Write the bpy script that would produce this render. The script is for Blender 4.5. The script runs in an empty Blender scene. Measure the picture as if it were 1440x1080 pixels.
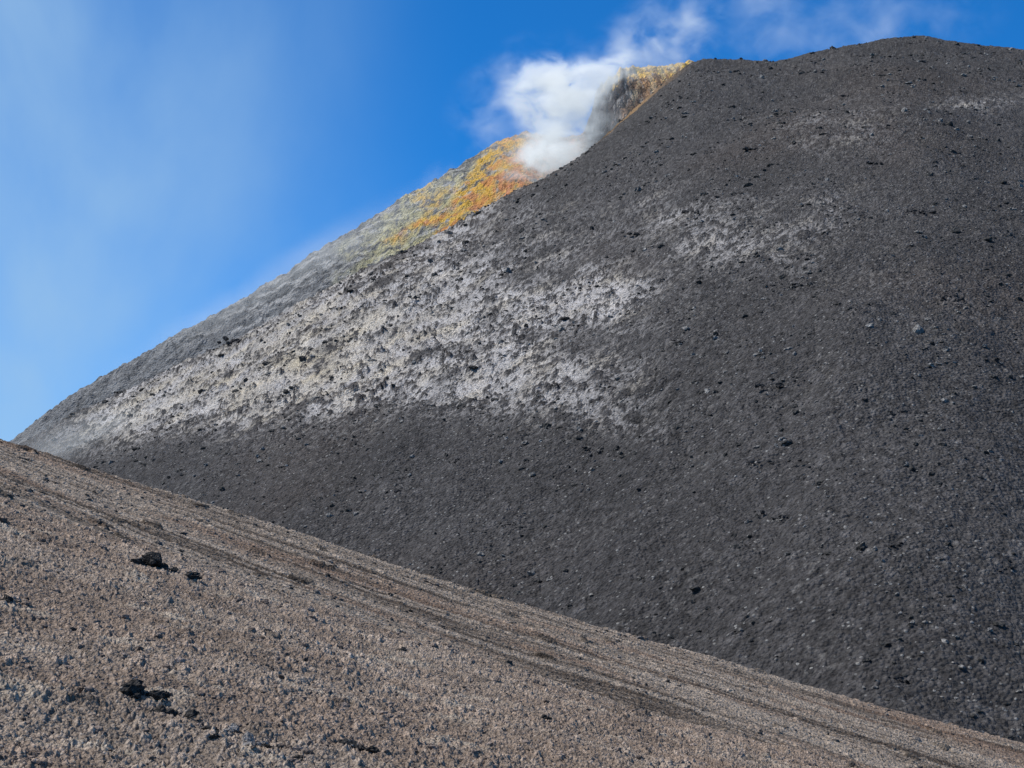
import bpy, math, time, numpy as np
T0=time.time()
rng=np.random.default_rng(7)
F=1926.0; TH=math.radians(10); C,S=math.cos(TH),math.sin(TH)
scene=bpy.context.scene
f32=np.float32
# ---------------- noise helpers ----------------
PERM=np.random.default_rng(3).integers(0,65536,65536).astype(np.int32)
def hsh(ix,iy,seed):
    return PERM[(PERM[(ix+seed*1013)&65535]+iy*31+seed*7)&65535]
GA=np.linspace(0,2*math.pi,65536,endpoint=False);GC=np.cos(GA).astype(f32);GS=np.sin(GA).astype(f32)
def perlin(x,y,seed=0):
    x=np.asarray(x);y=np.asarray(y)
    xi=np.floor(x).astype(np.int32);yi=np.floor(y).astype(np.int32);xf=(x-xi).astype(f32);yf=(y-yi).astype(f32)
    u=xf*xf*xf*(xf*(xf*6-15)+10);v=yf*yf*yf*(yf*(yf*6-15)+10)
    def g(dx,dy):
        a=hsh(xi+dx,yi+dy,seed)
        return GC[a]*(xf-dx)+GS[a]*(yf-dy)
    a=g(0,0);b=g(1,0);c=g(0,1);d=g(1,1)
    ab=a+(b-a)*u
    return (ab+((c+(d-c)*u)-ab)*v)*f32(1.5)
def fbm(x,y,oct=4,seed=0,gain=.5):
    r=0;a=1;f=1
    for i in range(oct):
        r=r+a*perlin(x*f,y*f,seed+i*17);a*=gain;f*=2.03
    return r
def worley(x,y,seed=0):
    xi=np.floor(x).astype(np.int32);yi=np.floor(y).astype(np.int32)
    fx=(x-xi).astype(f32);fy=(y-yi).astype(f32)
    best=np.full(x.shape,9.0,f32);rid=np.zeros(x.shape,np.int32)
    for dx in(-1,0,1):
        for dy in(-1,0,1):
            h=hsh(xi+dx,yi+dy,seed)
            px=dx+.15+.7*(h&255)/255.-fx;py=dy+.15+.7*(h>>8)/255.-fy
            d=(px*px+py*py).astype(f32)
            m=d<best
            best=np.where(m,d,best);rid=np.where(m,h,rid)
    return np.sqrt(best),PERM[(rid+seed)&65535]/65535.
def clods(x,y,size,prob,seed,warp=.32):
    wx=perlin(x/size*1.9,y/size*1.9,seed+5)*warp; wy=perlin(x/size*1.9+31,y/size*1.9,seed+6)*warp
    d,r=worley(x/size+wx,y/size+wy,seed)
    on=r<prob
    rad=.22+.3*(r/max(prob,1e-3))
    h=np.where(on,np.sqrt(np.clip(1-(d/rad)**2,0,1)),0)
    return h*np.clip(rad,0,.5)*size, np.where(on&(h>0),r/max(prob,1e-3),-1)
def sstep(a,b,x):
    t=np.clip((x-a)/(b-a),0,1);return t*t*(3-2*t)
def mix(a,b,t): return a+(b-a)*np.asarray(t)[...,None]
def col(*c): return np.array(c,float)

# image pixel coordinates, at a chosen depth, to world coordinates
def pt(px,py,y):
    a=(px-720)/F;b=(540-py)/F
    t=y/(C-b*S);return a*t,(S+b*C)*t
def to_pixel(x,y,z):  # camera projection of world points back to image pixel coordinates
    w=y*C+z*S
    return 720+F*x/w, 540-F*(z*C-y*S)/w
def crest(pts,ydep):
    P=[(pt(px,py,ydep(px)),ydep(px)) for px,py in pts]
    az=np.array([p[0][0]/p[1] for p in P]);z=np.array([p[0][1] for p in P]);yy=np.array([p[1] for p in P],float)
    return az,z,yy
def smooth_interp(a,az,v,w):
    t=np.linspace(-1.2,1.2,2401);vv=np.interp(t,az,v)
    k=np.exp(-.5*(np.arange(-400,401)*.001/w)**2);k/=k.sum()
    vp=np.convolve(np.pad(vv,400,'edge'),k,'valid')
    return np.interp(a,t,vp)
def azline(nd,lim=.41,out=.66,no=70):
    return np.concatenate([np.linspace(-out,-lim,no,endpoint=False),np.linspace(-lim,lim,nd,endpoint=False),np.linspace(lim,out,no)])

def make_grid(name,X,Y,Z,rgb,mat):
    n,m=X.shape
    co=np.stack([X,Y,Z],-1).reshape(-1,3).astype(f32)
    idx=np.arange(n*m).reshape(n,m)
    q=np.stack([idx[:-1,:-1],idx[:-1,1:],idx[1:,1:],idx[1:,:-1]],-1).reshape(-1,4).astype(np.int32)
    return raw_mesh(name,co,q,rgb.reshape(-1,3),mat,True)
def raw_mesh(name,co,faces,rgb,mat,smooth):
    me=bpy.data.meshes.new(name)
    k=faces.shape[1];nf=len(faces)
    me.vertices.add(len(co));me.vertices.foreach_set('co',co.astype(f32).ravel())
    me.loops.add(nf*k);me.loops.foreach_set('vertex_index',faces.astype(np.int32).ravel())
    me.polygons.add(nf);me.polygons.foreach_set('loop_start',np.arange(0,nf*k,k,dtype=np.int32))
    me.update(calc_edges=True)
    me.polygons.foreach_set('use_smooth',np.full(nf,smooth))
    at=me.color_attributes.new('tint','FLOAT_COLOR','POINT')
    c=np.ones((len(co),4),f32);c[:,:3]=np.clip(rgb,0.004,.9);at.data.foreach_set('color',c.ravel())
    me.materials.append(mat)
    ob=bpy.data.objects.new(name,me);scene.collection.objects.link(ob)
    print(name,time.time()-T0)
    return ob

# ---------------- materials ----------------
def ground_mat(name,scale,bump,dist,contrast=.5,speck=.0,speckcol=(.2,.2,.2,1)):
    m=bpy.data.materials.new(name);m.use_nodes=True
    nt=m.node_tree;N=nt.nodes;L=nt.links
    b=N['Principled BSDF'];b.inputs['Roughness'].default_value=.95;b.inputs['Specular IOR Level'].default_value=.12
    at=N.new('ShaderNodeVertexColor');at.layer_name='tint'
    geo=N.new('ShaderNodeNewGeometry')
    n1=N.new('ShaderNodeTexNoise');n1.inputs['Scale'].default_value=scale;n1.inputs['Detail'].default_value=5;n1.inputs['Roughness'].default_value=.75
    L.new(geo.outputs['Position'],n1.inputs['Vector'])
    mr=N.new('ShaderNodeMapRange');mr.inputs['From Min'].default_value=.32;mr.inputs['From Max'].default_value=.68
    mr.inputs['To Min'].default_value=1-contrast;mr.inputs['To Max'].default_value=1+contrast
    L.new(n1.outputs['Fac'],mr.inputs['Value'])
    mx=N.new('ShaderNodeVectorMath');mx.operation='SCALE'
    L.new(at.outputs['Color'],mx.inputs[0]);L.new(mr.outputs['Result'],mx.inputs['Scale'])
    v=N.new('ShaderNodeTexVoronoi');v.inputs['Scale'].default_value=scale*1.3
    L.new(geo.outputs['Position'],v.inputs['Vector'])
    sp=N.new('ShaderNodeSeparateColor');L.new(v.outputs['Color'],sp.inputs[0])
    gt=N.new('ShaderNodeMath');gt.operation='GREATER_THAN';gt.inputs[1].default_value=1-speck;L.new(sp.outputs[0],gt.inputs[0])
    lt=N.new('ShaderNodeMath');lt.operation='LESS_THAN';lt.inputs[1].default_value=.42;L.new(v.outputs['Distance'],lt.inputs[0])
    mm=N.new('ShaderNodeMath');mm.operation='MULTIPLY';L.new(gt.outputs[0],mm.inputs[0]);L.new(lt.outputs[0],mm.inputs[1])
    m2=N.new('ShaderNodeMath');m2.operation='MULTIPLY';L.new(mm.outputs[0],m2.inputs[0]);L.new(sp.outputs[1],m2.inputs[1])
    cm=N.new('ShaderNodeMix');cm.data_type='RGBA';L.new(m2.outputs[0],cm.inputs['Factor']);L.new(mx.outputs['Vector'],cm.inputs['A']);cm.inputs['B'].default_value=speckcol
    L.new(cm.outputs['Result'],b.inputs['Base Color'])
    ad=N.new('ShaderNodeMath');ad.operation='SUBTRACT'
    L.new(n1.outputs['Fac'],ad.inputs[0]);L.new(v.outputs['Distance'],ad.inputs[1])
    bp=N.new('ShaderNodeBump');bp.inputs['Strength'].default_value=bump;bp.inputs['Distance'].default_value=dist
    L.new(ad.outputs[0],bp.inputs['Height']);L.new(bp.outputs['Normal'],b.inputs['Normal'])
    return m
M_cone=ground_mat('basalt_ash',2.8,1,.32,.55,.08,(.27,.265,.26,1))
M_near=ground_mat('scoria',26,1,.032,.55,.06,(.42,.37,.33,1))
M_mid=ground_mat('ash_gravel',8,1,.08,.5,.08,(.36,.31,.27,1))
M_back=ground_mat('sulfur_crust',1.8,1,.35,.45)

# ---------------- main cone ----------------
main_pts=[(-900,1100),(-400,860),(-100,700),(20,628),(60,606),(100,586),(200,541),(330,480),(400,440),(500,386),(560,358),(640,320),(700,285),(760,255),(800,235),(830,210),(860,186),(900,148),(940,113),(965,93),(985,84),(1040,85),(1090,87),(1130,78),(1180,69),(1230,59),(1260,54),(1300,52),(1330,58),(1380,65),(1440,71),(1600,100),(1900,200),(2400,420)]
ym=lambda px: 240+60*float(sstep(-100,1400,np.array(float(px))))
az0,z0,y0=crest(main_pts,ym)
def main_base(A,Y):
    zf=smooth_interp(A,az0,z0,.003);zs=smooth_interp(A,az0,z0,.09)
    yc=np.interp(A,az0,y0);d=yc-Y
    k=np.exp(-np.abs(d)/32.)
    zc=zs+(zf-zs)*k
    s=.33+.27*sstep(-.42,.22,A);w=2.5
    f=s*(np.sqrt(d*d+w*w)-w); bk=.75*(np.sqrt(d*d+w*w)-w)
    return zc-np.where(d>0,f,bk),yc,d
AL=azline(1250);nr=1080
A=AL[None,:]*np.ones((nr,1));nc=len(AL)
Yg=(np.linspace(52**-.5,340**-.5,nr)**-2)[:,None]*np.ones((1,nc))
Z,yc,d=main_base(A,Yg);X=A*Yg
U,V=to_pixel(X,Yg,Z)
near_crest=np.exp(-(d/10)**2)
und=fbm(X/42,Yg/42,4,3)*1.6*(1-.8*near_crest)+fbm(X/7+3,Yg/9,3,21)*.42*(1-.4*near_crest)
wn=fbm(X/16,Yg/22,4,61)
def blob(cx,cy,rx,ry,rot=0):
    c,s_=math.cos(rot),math.sin(rot);dx=U-cx;dy=V-cy
    return np.exp(-(((dx*c+dy*s_)/rx)**2+((-dx*s_+dy*c)/ry)**2))
salt=.85*blob(440,510,210,80,-.30)+.62*blob(210,575,170,40,-.4)+.68*blob(680,505,165,90,.25)+.45*blob(830,400,85,65,0)+.40*blob(590,370,140,42,-.5)\
    +.26*blob(1020,330,130,45,.3)+.28*blob(930,610,130,22,.3)+.14*blob(1170,180,90,40,0)+.24*blob(1380,145,70,12,0)+.14*blob(1150,290,60,30,0)+.09*blob(1250,640,160,50,.3)+.05
salt=np.clip(salt,0,.88)
wn2=fbm(X/5,Yg/7,3,62)
salt=salt*(1-.95*sstep(545,700,V+wn*30+wn2*15+U*.03))
salt=np.clip(salt*(1+wn*.7+wn2*.4)+.55*np.exp(-np.clip(d,0,99)/4.)*sstep(120,260,U)*sstep(790,640,U)*(.5+wn),0,1.0)
c1,i1=clods(X,Yg,1.9,.42,101);c2,i2=clods(X,Yg,1.05,.66,102);c3,i3=clods(X,Yg,.55,.65,103)
sp=perlin(X/12,Yg/12,77)
jag=np.abs(fbm(X/1.4,Yg/1.4,3,41,.6))
sk=np.clip(salt*1.6,0,1)
h=und+c1*(.18+.62*sk)*(sp+.1>0)+c2*(.22+.62*sk)+c3*(.45+.28*sk)-jag*(.12+.18*sk)
gr=.063*(1+.16*fbm(X/25,Yg/40,3,51)+.34*fbm(X/1.0,Yg/1.0,3,52,.65))
dark=col(1.0,.95,.975)*gr[...,None]
warm=sstep(-.1,.7,fbm(X/45+9,Yg/60,3,55))
dark=dark*mix(col(1,1,1),col(1.10,1.0,.92),warm*.6)
stone=np.where(i2>=0,.70+.6*i2,1.0)*np.where(i3>=0,.70+.6*i3,1.0)
rgb=dark*stone[...,None]
fine=fbm(X/.7,Yg/.7,3,66,.7)
thr=(c2/.5)*1.1+(c1/1.)*.8-.06+fine*.5
sm=sstep(thr-.12,thr+.22,salt*.95-.15)*np.clip(salt*1.9,0,1)
yl=np.clip(.55*blob(440,505,160,60,-.3)+.3*blob(160,590,120,30,-.4)+fbm(X/6,Yg/6,2,67)*.5,0,1)
saltc=mix(col(.445,.425,.425),col(.56,.49,.38),yl)*(1+.25*wn2)[...,None]
rgb=mix(rgb,saltc,np.clip(sm,0,1)*.88)
pale=(sstep(.35,.8,fbm(X/.7,Yg/.7,2,68))*sstep(-.1,.6,fbm(X/14,Yg/9,3,69)))
rgb=mix(rgb,col(.22,.21,.205),np.clip(pale*.45,0,.8))
rim=blob(880,165,80,9,-.75)*(d<6)
rgb=mix(rgb,col(.32,.20,.10),np.clip(rim*.9,0,.8))
Zm=Z+h
make_grid('volcanic_cone',X,Yg,Zm,rgb,M_cone)
MX,MY,MZ=X,Yg,Zm

# ---------------- back ridge / crater rim ----------------
back_pts=[(-900,1085),(-400,850),(-100,690),(20,617),(60,584),(100,556),(160,521),(210,493),(270,459),(330,427),(400,384),(460,344),(520,307),(580,272),(640,235),(700,201),(735,184),(770,190),(800,196),(822,188),(830,165),(838,138),(846,120),(862,107),(880,97),(905,94),(940,92),(972,86),(1000,92),(1060,115),(1300,260)]
yb=lambda px: ym(px)+26
az1,z1,y1=crest(back_pts,yb)
nc,nr=1200,300
A=np.linspace(-.45,.2,nc)[None,:]*np.ones((nr,1))
dd=np.concatenate([np.linspace(-26,0,250),np.linspace(.6,90,50)])[:,None]
yc=np.interp(A,az1,y1);Yg=yc+dd;zc=smooth_interp(A,az1,z1,.0012)
s=.95+.5*sstep(.04,.08,A)
Z=zc-np.where(dd<0,s*(np.sqrt(dd*dd+1.5)-1.22),.6*(np.sqrt(dd*dd+1.5)-1.22))
X=A*Yg;U,V=to_pixel(X,Yg,Z)
Rk=sstep(810,835,U)*sstep(905,880,U)
h=fbm(X/9,Yg/9,4,5)*.6+fbm(X/2.2,Yg/3,4,6)*.3
h+=Rk*(np.abs(fbm(X/3.0,Yg/2.5,4,8)))*2.8*sstep(0,-2,dd)
c1,i1=clods(X,Yg,1.3,.5,201);h+=c1*.5
h+=.35*fbm((X+Yg*.5)/2.2,Yg/14,3,9)
n=fbm(X/8,Yg/8,4,12);nf=fbm(X/1.4,Yg/1.4,4,13,.65)
rgb=col(.14,.142,.148)*(1+.4*nf+.2*n)[...,None]
pv=np.clip(sstep(-.1,.6,fbm((X+Yg*.4)/5,(Yg)/1.3,4,15)),0,1)
rgb=mix(rgb,col(.40,.39,.385),pv*(.25+.75*sstep(200,420,U))*.75)
yel=sstep(450,560,U+n*60);ora=sstep(575,650,U+n*60+(V-300)*.4);red=sstep(675,730,U+n*40+(V-240)*.5)
edge=sstep(1.0,4.8,-dd+n*4+nf*1.5)
patch=np.clip(.68+nf*.9+fbm(X/3.5,Yg/3.5,3,16)*.8,0,1)
rgb=mix(rgb,col(.50,.45,.23),yel*np.clip(patch*.8,0,1)*(.15+.85*edge)*.8)
rgb=mix(rgb,col(.56,.33,.05),ora*np.clip(patch*1.05,0,1)*(.10+.9*edge)*.95)
rgb=mix(rgb,col(.48,.21,.14),red*np.clip(.5+nf*.9,0,1)*.9)
lowred=sstep(.0,.5,fbm(X/3,Yg/3,3,19)+.1)*ora*sstep(-6,-13,dd)
rgb=mix(rgb,col(.46,.19,.08),np.clip(lowred,0,1)*.75)
wall=sstep(800,830,U)
w1=mix(col(.05,.045,.05)*(1+.5*nf)[...,None],col(.32,.19,.11)*(1+.6*nf)[...,None],sstep(862,912,U+n*25+nf*10))
top=sstep(-5.0,-1.0,dd+nf*3)*sstep(835,862,U)
w1=mix(w1,col(.62,.39,.07)*(1+.4*nf)[...,None],top*.9)
w1=mix(w1,col(.52,.40,.25),np.clip(sstep(.10,.5,fbm(X/1.6,Yg/3,3,23)),0,1)*.6*sstep(870,900,U))
w1=mix(w1,col(.45,.43,.42),np.clip(sstep(.35,.7,fbm(X/1.,Yg/2,3,24)),0,1)*.4)
rgb=mix(rgb,w1,wall)
make_grid('crater_rim',X,Yg,Z+h,rgb,M_back)

# ---------------- middle ash slope ----------------
mid_pts=[(-900,300),(-300,520),(0,618),(100,650),(200,683),(300,712),(400,743),(550,793),(700,840),(850,884),(1000,925),(1200,985),(1440,1047),(1800,1140),(2300,1260)]
az2,z2,y2=crest(mid_pts,lambda px:60)
AL=azline(1150);nc=len(AL)
yrow=np.concatenate([np.linspace(21,38,60,endpoint=False),np.linspace(38,61,600,endpoint=False),np.linspace(61,110,40)]);nr=len(yrow)
A=AL[None,:]*np.ones((nr,1));Yg=yrow[:,None]*np.ones((1,nc))
zc=smooth_interp(A,az2,z2,.01);s=.25-.10*sstep(-.35,.35,A)
d=60-Yg
Z=zc-np.where(d>0,s*(np.sqrt(d*d+.3)-.55),.6*(np.sqrt(d*d+.3)-.55));X=A*Yg
Z=np.maximum(Z,-30)
Q=Yg+.06*X+fbm(X/14,Yg/6,2,300)*.6
c1,i1=clods(X,Yg,.33,.45,301);c2,i2=clods(X,Yg,.9,.06,302);c3,_=clods(X,Yg,.17,.6,303)
st=fbm(X/30,Q/1.0,4,310,.6);st2=fbm(X/12,Q/.30,3,311,.6)
h=c1*.35+c2*.32+c3*.4+.04*st+.01*st2+fbm(X/4,Yg/4,3,312)*.07
wl=sstep(-.75,.60,st*.8+st2*.65+.25*fbm(X/20,Yg/9,2,315))
rgb=mix(col(.080,.062,.050),col(.31,.255,.21),wl)
rgb=mix(rgb,col(.22,.145,.105),sstep(.0,.7,fbm(X/14+5,Q/2.2,3,317))*.55)
rgb=rgb*(1+.3*fbm(X/.3,Yg/.3,3,318))[...,None]
rgb=rgb*np.where(i1>=0,.8+.4*i1,1)[...,None]*np.where(i2>=0,.5,1)[...,None]
make_grid('ash_slope',X,Yg,Z+h,rgb,M_mid);DX,DY,DZ=X,Yg,Z+h

# ---------------- near scoria ground ----------------
near_pts=[(-900,380),(-300,590),(0,700),(60,725),(230,775),(300,800),(530,880),(720,940),(900,1000),(1190,1082),(1440,1160),(1900,1290),(2400,1400)]
az3,z3,y3=crest(near_pts,lambda px:24)
AL=azline(1300);nc=len(AL)
yrow=np.concatenate([np.geomspace(2,7.5,60,endpoint=False),np.geomspace(7.5,25,900,endpoint=False),np.linspace(25,42,30)]);nr=len(yrow)
A=AL[None,:]*np.ones((nr,1));Yg=yrow[:,None]*np.ones((1,nc));X=A*Yg
zc=smooth_interp(A,az3,z3,.012)
t=np.clip(Yg/24,0,1)**1.6
Z=-1.7*(1-t)+zc*t
Z=np.where(Yg>24,zc-.4*(Yg-24)*sstep(24,27,Yg),Z)
c0,i0=clods(X,Yg,.38,.06,400,.45);c1,i1=clods(X,Yg,.14,.42,401,.45);c2,i2=clods(X,Yg,.08,.72,402,.45);c3,i3=clods(X,Yg,.045,.7,403,.4)
dens=sstep(-.5,.4,fbm(X/1.5,Yg/1.5,3,405))
jag=np.abs(fbm(X/.13,Yg/.13,3,409,.65))
h=c0*.35*dens+c1*(.35+.45*dens)+c2*.75+c3*.7+fbm(X/.9,Yg/.9,3,406)*.04+fbm(X/4,Yg/4,2,407)*.10-jag*.035
br=1+.2*fbm(X/2.5,Yg/2.5,3,410)+.2*fbm(X/.12,Yg/.12,2,411)
rgb=mix(col(.295,.228,.185),col(.37,.30,.25),sstep(-.4,.5,fbm(X/3,Yg/2,3,412)))*br[...,None]
rgb=rgb*np.where(i1>=0,.8+.4*i1,.88)[...,None]*np.where(i2>=0,.8+.4*i2,.82)[...,None]
rgb=np.where((i0>=0)[...,None],rgb*.7,rgb)
rgb=mix(rgb,col(.50,.44,.37),np.clip(sstep(.35,.9,fbm(X/1.2,Yg/.7,3,414)),0,1)*.5)
make_grid('scoria_ground',X,Yg,Z+h,rgb,M_near);NX,NY,NZ=X,Yg,Z+h

# ---------------- rocks ----------------
import bmesh
def ico(sub):
    bm=bmesh.new();bmesh.ops.create_icosphere(bm,subdivisions=sub,radius=1)
    v=np.array([x.co[:] for x in bm.verts]);f=np.array([[q.index for q in p.verts] for p in bm.faces]);bm.free();return v,f
def rocks(name,P,R,cols,mat,sub=2,rough=.35,nproto=40):
    v,f=ico(sub);protos=[]
    for k in range(nproto):
        q=v*(1+rough*rng.normal(size=(len(v),1))*.5)
        for k in range(5):
            nrm=rng.normal(size=3);nrm/=np.linalg.norm(nrm);dist=rng.uniform(.5,.85)
            e=q@nrm-dist;q=q-np.where(e>0,e,0)[:,None]*nrm
        protos.append(q*np.array([rng.uniform(.8,1.3),rng.uniform(.7,1.1),rng.uniform(.5,.85)]))
    protos=np.array(protos);n=len(P)
    q=protos[rng.integers(0,nproto,n)]
    a=rng.uniform(0,6.28,n);ca,sa=np.cos(a)[:,None],np.sin(a)[:,None]
    x=q[...,0]*ca-q[...,1]*sa;y=q[...,0]*sa+q[...,1]*ca
    q=np.stack([x,y,q[...,2]],-1)*np.asarray(R)[:,None,None]+np.asarray(P)[:,None,:]
    fa=(f[None]+(np.arange(n)*len(v))[:,None,None]).reshape(-1,3)
    cc=np.asarray(cols)[:,None,:]*(1+.2*rng.normal(size=(n,len(v),1)))
    return raw_mesh(name,q.reshape(-1,3),fa,cc.reshape(-1,3),mat,False)
def sample(GX,GY,GZ,n,jlo,jhi,rows):
    i=rows[rng.integers(0,len(rows),n)];j=rng.integers(jlo,jhi,n)
    return np.stack([GX[i,j],GY[i,j],GZ[i,j]],-1)
def rows_uniform(yr,lo,hi):   # rows evenly spaced over real distance
    return np.searchsorted(yr,np.linspace(lo,hi,3000))
P=sample(MX,MY,MZ,17000,70,1300,rows_uniform(MY[:,0],60,295))
cl=fbm(P[:,0]/14,P[:,1]/10,3,500);P=P[cl>-.1]
R=.07+.085*rng.exponential(1,len(P));R=np.clip(R*(.45+P[:,1]/260),.05,.7)
Cc=np.where(rng.random((len(P),1))<.35,.17+.1*rng.random((len(P),1)),.06)*col(1,.97,.95)
# clusters of bigger dark blocks
K=[(845,635,9),(830,630,6),(1080,650,7),(1150,655,8),(1100,545,10),(1130,535,6),(1085,725,9),(1110,730,6),(330,484,10),(1260,770,6),(1410,800,8),(1210,560,7),(720,740,6),(1290,300,8),(1190,135,6),(1390,505,7),(1060,210,7),(960,480,6),(905,690,6),(1330,735,8),(1175,860,6),(560,690,6),(400,735,6),(1260,950,7),(640,650,5),(985,300,7),(1120,400,7),(1340,420,7),(1230,230,7),(900,330,7)]
U2,V2=to_pixel(MX[::2,::2],MY[::2,::2],MZ[::2,::2]);EP=[];ER=[]
for u,v,r in K:
    e=(U2-u)**2+(V2-v)**2+1e6*(MY[::2,::2]>298);k=np.unravel_index(np.argmin(e),e.shape)
    p=np.array([MX[::2,::2][k],MY[::2,::2][k],MZ[::2,::2][k]]);rr=r*p[1]/F
    for m in range(10):
        q=p+np.array([rng.normal()*rr*1.6,rng.normal()*rr*1.2,0])
        q[2]=p[2]+(q[1]-p[1])*.45+rr*.1
        EP.append(q);ER.append(rr*rng.uniform(.2,.6))
P=np.concatenate([P,np.array(EP)]);R=np.concatenate([R,np.array(ER)]);Cc=np.concatenate([Cc,np.ones((len(EP),1))*col(.05,.048,.05)])
rocks('lava_boulders',P,R,Cc,M_cone,2)
P=sample(NX,NY,NZ,10000,70,1350,np.arange(60,950))
R=np.clip(.010+.010*rng.exponential(1,len(P)),.01,.065)*(.5+P[:,1]/24)
Cc=(.12+.18*rng.random((len(P),1)))*col(1,.80,.70)
rocks('scoria_stones',P,R,Cc,M_near,1)
P=sample(DX,DY,DZ,2500,70,1200,np.arange(60,640));R=np.clip(.03+.03*rng.exponential(1,len(P)),.03,.2)
rocks('ash_slope_stones',P,R,(.04+.14*rng.random((len(P),1)))*col(1,.9,.85),M_mid,1)
Un,Vn=to_pixel(NX,NY,NZ)
big=[(203,978,30),(245,1004,20),(495,1054,25),(350,1047,22),(325,1028,16),(300,1030,14),(205,792,24),(235,802,13),(262,814,18),(10,846,16),(96,888,10),(560,915,8),(300,1036,10),(378,1052,12),(520,1062,10),(188,968,11),(420,1070,12),(770,1010,8),(640,990,8),(30,1050,12)]
P=[];R=[];Cc=[]
mask=(NY<24)
for u,v,r in big:
    e=np.where(mask,(Un-u)**2+(Vn-v)**2,1e9);k=np.unravel_index(np.argmin(e),e.shape)
    p=np.array([NX[k],NY[k],NZ[k]]);rr=r*p[1]/F*.8
    for m in range(9):
        P.append(p+np.array([rng.normal()*rr*.6,rng.normal()*rr*.6,rr*.3*(1 if m==0 else .1)]));R.append(rr*(.75 if m==0 else rng.uniform(.25,.55)));Cc.append((.045 if u not in(350,325) else .25)*col(1,.93,.9))
rocks('lava_rocks',P,R,Cc,M_near,3,.3)

# ---------------- ground sheet to the horizon ----------------
n=80;g=np.linspace(-1,1,n);gx,gy=np.meshgrid(np.sign(g)*np.abs(g)**3*9000,np.sign(g)*np.abs(g)**3*9000)
gz=-29+fbm(gx/900,gy/900,3,600)*3
make_grid('ground',gx,gy,gz,np.ones(gx.shape+(3,))*col(.07,.066,.065),M_cone)

# ---------------- steam ----------------
def steam_mat(name,dens,scale,soft,emit,cut,amp=5.5,step=.5):
    m=bpy.data.materials.new(name);m.use_nodes=True;nt=m.node_tree;N=nt.nodes;L=nt.links
    N.remove(N['Principled BSDF']);out=N['Material Output']
    pv=N.new('ShaderNodeVolumePrincipled');L.new(pv.outputs[0],out.inputs['Volume'])
    pv.inputs['Color'].default_value=(1,1,1,1);pv.inputs['Anisotropy'].default_value=.1
    tc=N.new('ShaderNodeTexCoord');geo=N.new('ShaderNodeNewGeometry')
    ln=N.new('ShaderNodeVectorMath');ln.operation='LENGTH';L.new(tc.outputs['Object'],ln.inputs[0])
    mp=N.new('ShaderNodeMapping');mp.inputs['Rotation'].default_value=(0,.8,0);mp.inputs['Scale'].default_value=(.8,1,1.1);L.new(geo.outputs['Position'],mp.inputs[0])
    nz=N.new('ShaderNodeTexNoise');nz.inputs['Scale'].default_value=scale;nz.inputs['Detail'].default_value=6;nz.inputs['Roughness'].default_value=.62;nz.inputs['Distortion'].default_value=.4
    L.new(mp.outputs[0],nz.inputs['Vector'])
    inv=N.new('ShaderNodeMath');inv.operation='SUBTRACT';inv.inputs[0].default_value=1;L.new(ln.outputs['Value'],inv.inputs[1])
    ns=N.new('ShaderNodeMath');ns.operation='MULTIPLY_ADD';L.new(nz.outputs['Fac'],ns.inputs[0]);ns.inputs[1].default_value=amp;ns.inputs[2].default_value=-amp/2-cut
    ad=N.new('ShaderNodeMath');ad.operation='ADD';L.new(inv.outputs[0],ad.inputs[0]);L.new(ns.outputs[0],ad.inputs[1])
    mr=N.new('ShaderNodeMapRange');mr.inputs['From Min'].default_value=0;mr.inputs['From Max'].default_value=soft;mr.inputs['To Max'].default_value=dens
    L.new(ad.outputs[0],mr.inputs['Value'])
    ed=N.new('ShaderNodeMapRange');ed.interpolation_type='SMOOTHSTEP';ed.inputs['From Min'].default_value=0;ed.inputs['From Max'].default_value=.6;L.new(inv.outputs[0],ed.inputs['Value'])
    mu=N.new('ShaderNodeMath');mu.operation='MULTIPLY';L.new(mr.outputs[0],mu.inputs[0]);L.new(ed.outputs[0],mu.inputs[1])
    L.new(mu.outputs[0],pv.inputs['Density'])
    em=N.new('ShaderNodeMath');em.operation='MULTIPLY';L.new(mu.outputs[0],em.inputs[0]);em.inputs[1].default_value=emit
    L.new(em.outputs[0],pv.inputs['Emission Strength']);pv.inputs['Emission Color'].default_value=(.84,.93,1,1)  # steam glows slightly: emission stands in for multiply scattered light
    m.cycles.volume_step_rate=step
    return m
S_d=steam_mat('steam_dense',.26,.20,1.1,.38,.12,7,.4)
S_t=steam_mat('steam_thin',.045,.15,1.2,.36,.2,6.5,.5)
S_w=steam_mat('steam_wisp',.022,.10,1.4,.36,.25,6,.6)
S_h=steam_mat('steam_haze',.018,.06,1.0,.30,-.2,3.5,1)
root=bpy.data.objects.new('steam_plume',None);scene.collection.objects.link(root)
uv,uf=ico(3)
def puff(px,py,rx,rz,y,mat,ry=None,rot=0):
    x,z=pt(px,py,y);k=y/F
    me=bpy.data.meshes.new('puff');me.from_pydata([tuple(a) for a in uv],[],[tuple(int(i) for i in a) for a in uf]);me.materials.append(mat)
    o=bpy.data.objects.new('puff',me);o.location=(x,y,z);o.scale=(rx*k,(ry or (rx+rz)/2)*k,rz*k);o.rotation_euler=(0,rot,0)
    scene.collection.objects.link(o);o.parent=root
Yd=284
puff(790,170,78,125,Yd,S_d,80,.35)
puff(765,125,80,62,Yd,S_d,60)
puff(835,112,95,40,Yd+4,S_d,55,-.45)
puff(772,225,90,62,Yd-5,S_d,60,-.4)
puff(905,74,130,55,Yd+12,S_t,90,-.4)
puff(940,50,140,80,Yd+14,S_t,80,-.3)
puff(770,160,170,140,Yd,S_t,90)
puff(1075,10,90,120,332,S_w,130,.3)
puff(1230,45,220,75,342,S_w,120,-.1)
puff(640,245,190,34,Yd,S_w,60,-.55)
puff(120,640,260,70,215,S_h,130,-.3)
puff(390,405,390,34,275,S_h,140,-.56)

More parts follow.
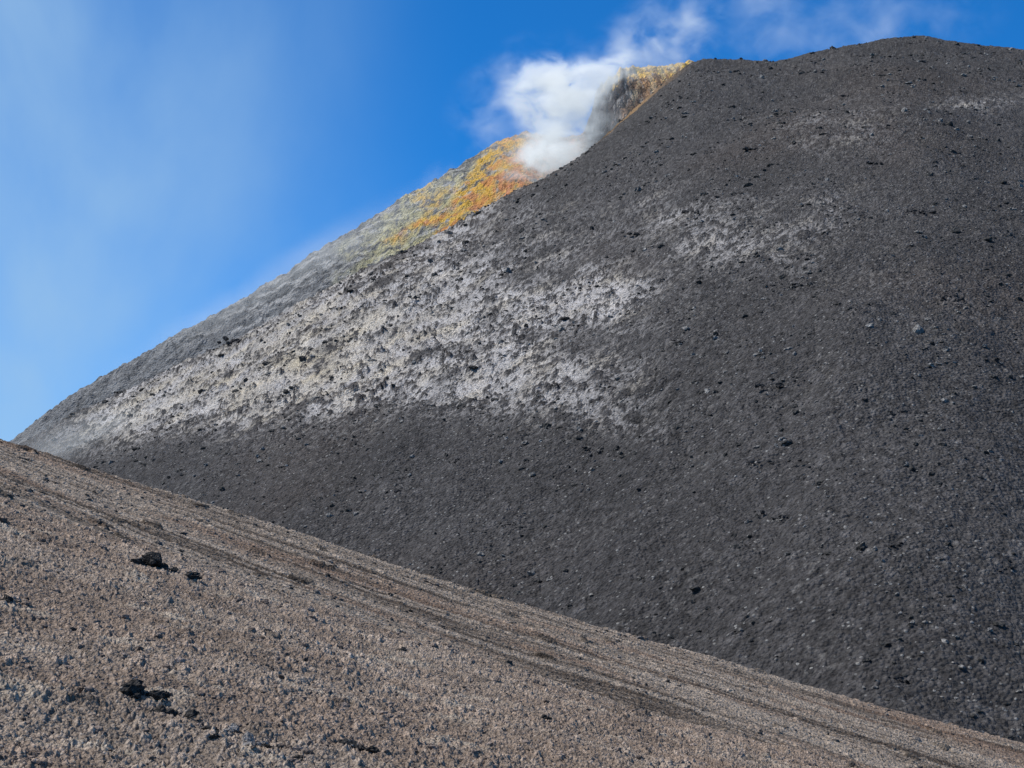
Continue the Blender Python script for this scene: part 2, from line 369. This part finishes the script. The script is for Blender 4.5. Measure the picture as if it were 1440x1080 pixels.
# ---------------- sky & sun ----------------
el=math.radians(54);saz=math.radians(-97)   # azimuth from +Y, clockwise
sd=(math.sin(saz)*math.cos(el),math.cos(saz)*math.cos(el),math.sin(el))
w=bpy.data.worlds.new('World');scene.world=w;w.use_nodes=True;nt=w.node_tree;N=nt.nodes;L=nt.links
bg=N['Background'];bg.inputs['Strength'].default_value=.1
sky=N.new('ShaderNodeTexSky');sky.sky_type='NISHITA';sky.sun_disc=False;sky.sun_elevation=el;sky.sun_rotation=saz
sky.altitude=3000;sky.air_density=1;sky.dust_density=.1;sky.ozone_density=2
tc=N.new('ShaderNodeTexCoord');sep=N.new('ShaderNodeSeparateXYZ');L.new(tc.outputs['Generated'],sep.inputs[0])
te=N.new('ShaderNodeMapRange');te.inputs['From Min'].default_value=.46;te.inputs['From Max'].default_value=.62;L.new(sep.outputs['Z'],te.inputs['Value'])
tcx=N.new('ShaderNodeMix');tcx.data_type='RGBA';L.new(te.outputs[0],tcx.inputs['Factor']);tcx.inputs['A'].default_value=(.17,1.15,1.95,1);tcx.inputs['B'].default_value=(1.1,.88,.72,1)
tint=N.new('ShaderNodeMix');tint.data_type='RGBA';tint.blend_type='MULTIPLY';tint.inputs['Factor'].default_value=1
L.new(sky.outputs[0],tint.inputs['A']);L.new(tcx.outputs['Result'],tint.inputs['B'])
mp=N.new('ShaderNodeMapping');mp.inputs['Scale'].default_value=(3.2,3.2,1.9);mp.inputs['Rotation'].default_value=(0,.15,0);L.new(tc.outputs['Generated'],mp.inputs[0])
nz=N.new('ShaderNodeTexNoise');nz.inputs['Scale'].default_value=1.6;nz.inputs['Detail'].default_value=7;nz.inputs['Roughness'].default_value=.5;nz.inputs['Distortion'].default_value=.2
L.new(mp.outputs[0],nz.inputs['Vector'])
nr_=N.new('ShaderNodeMapRange');nr_.interpolation_type='SMOOTHSTEP';nr_.inputs['From Min'].default_value=.08;nr_.inputs['From Max'].default_value=.82;L.new(nz.outputs['Fac'],nr_.inputs['Value'])
lf=N.new('ShaderNodeMapRange');lf.interpolation_type='SMOOTHSTEP';lf.inputs['From Min'].default_value=-.02;lf.inputs['From Max'].default_value=-.34;lf.inputs['To Max'].default_value=1.0
L.new(sep.outputs['X'],lf.inputs['Value'])
mu=N.new('ShaderNodeMath');mu.operation='MULTIPLY';L.new(nr_.outputs[0],mu.inputs[0]);L.new(lf.outputs[0],mu.inputs[1])
cm=N.new('ShaderNodeMix');cm.data_type='RGBA';L.new(mu.outputs[0],cm.inputs['Factor']);L.new(tint.outputs['Result'],cm.inputs['A']);cm.inputs['B'].default_value=(3.4,5.5,8.0,1)
L.new(cm.outputs['Result'],bg.inputs['Color'])
sl=bpy.data.lights.new('sun','SUN');sl.energy=4.8;sl.angle=math.radians(.5);sl.color=(1,.96,.9)
so=bpy.data.objects.new('sun',sl);scene.collection.objects.link(so)
from mathutils import Vector
so.rotation_euler=Vector(sd).to_track_quat('Z','Y').to_euler()

cd=bpy.data.cameras.new('camera');cd.lens=36*F/1440;cd.sensor_width=36;cd.clip_end=30000;cd.clip_start=.1
co=bpy.data.objects.new('camera',cd);co.rotation_euler=(math.radians(90)+TH,0,0);scene.collection.objects.link(co);scene.camera=co
scene.view_settings.view_transform='Standard'
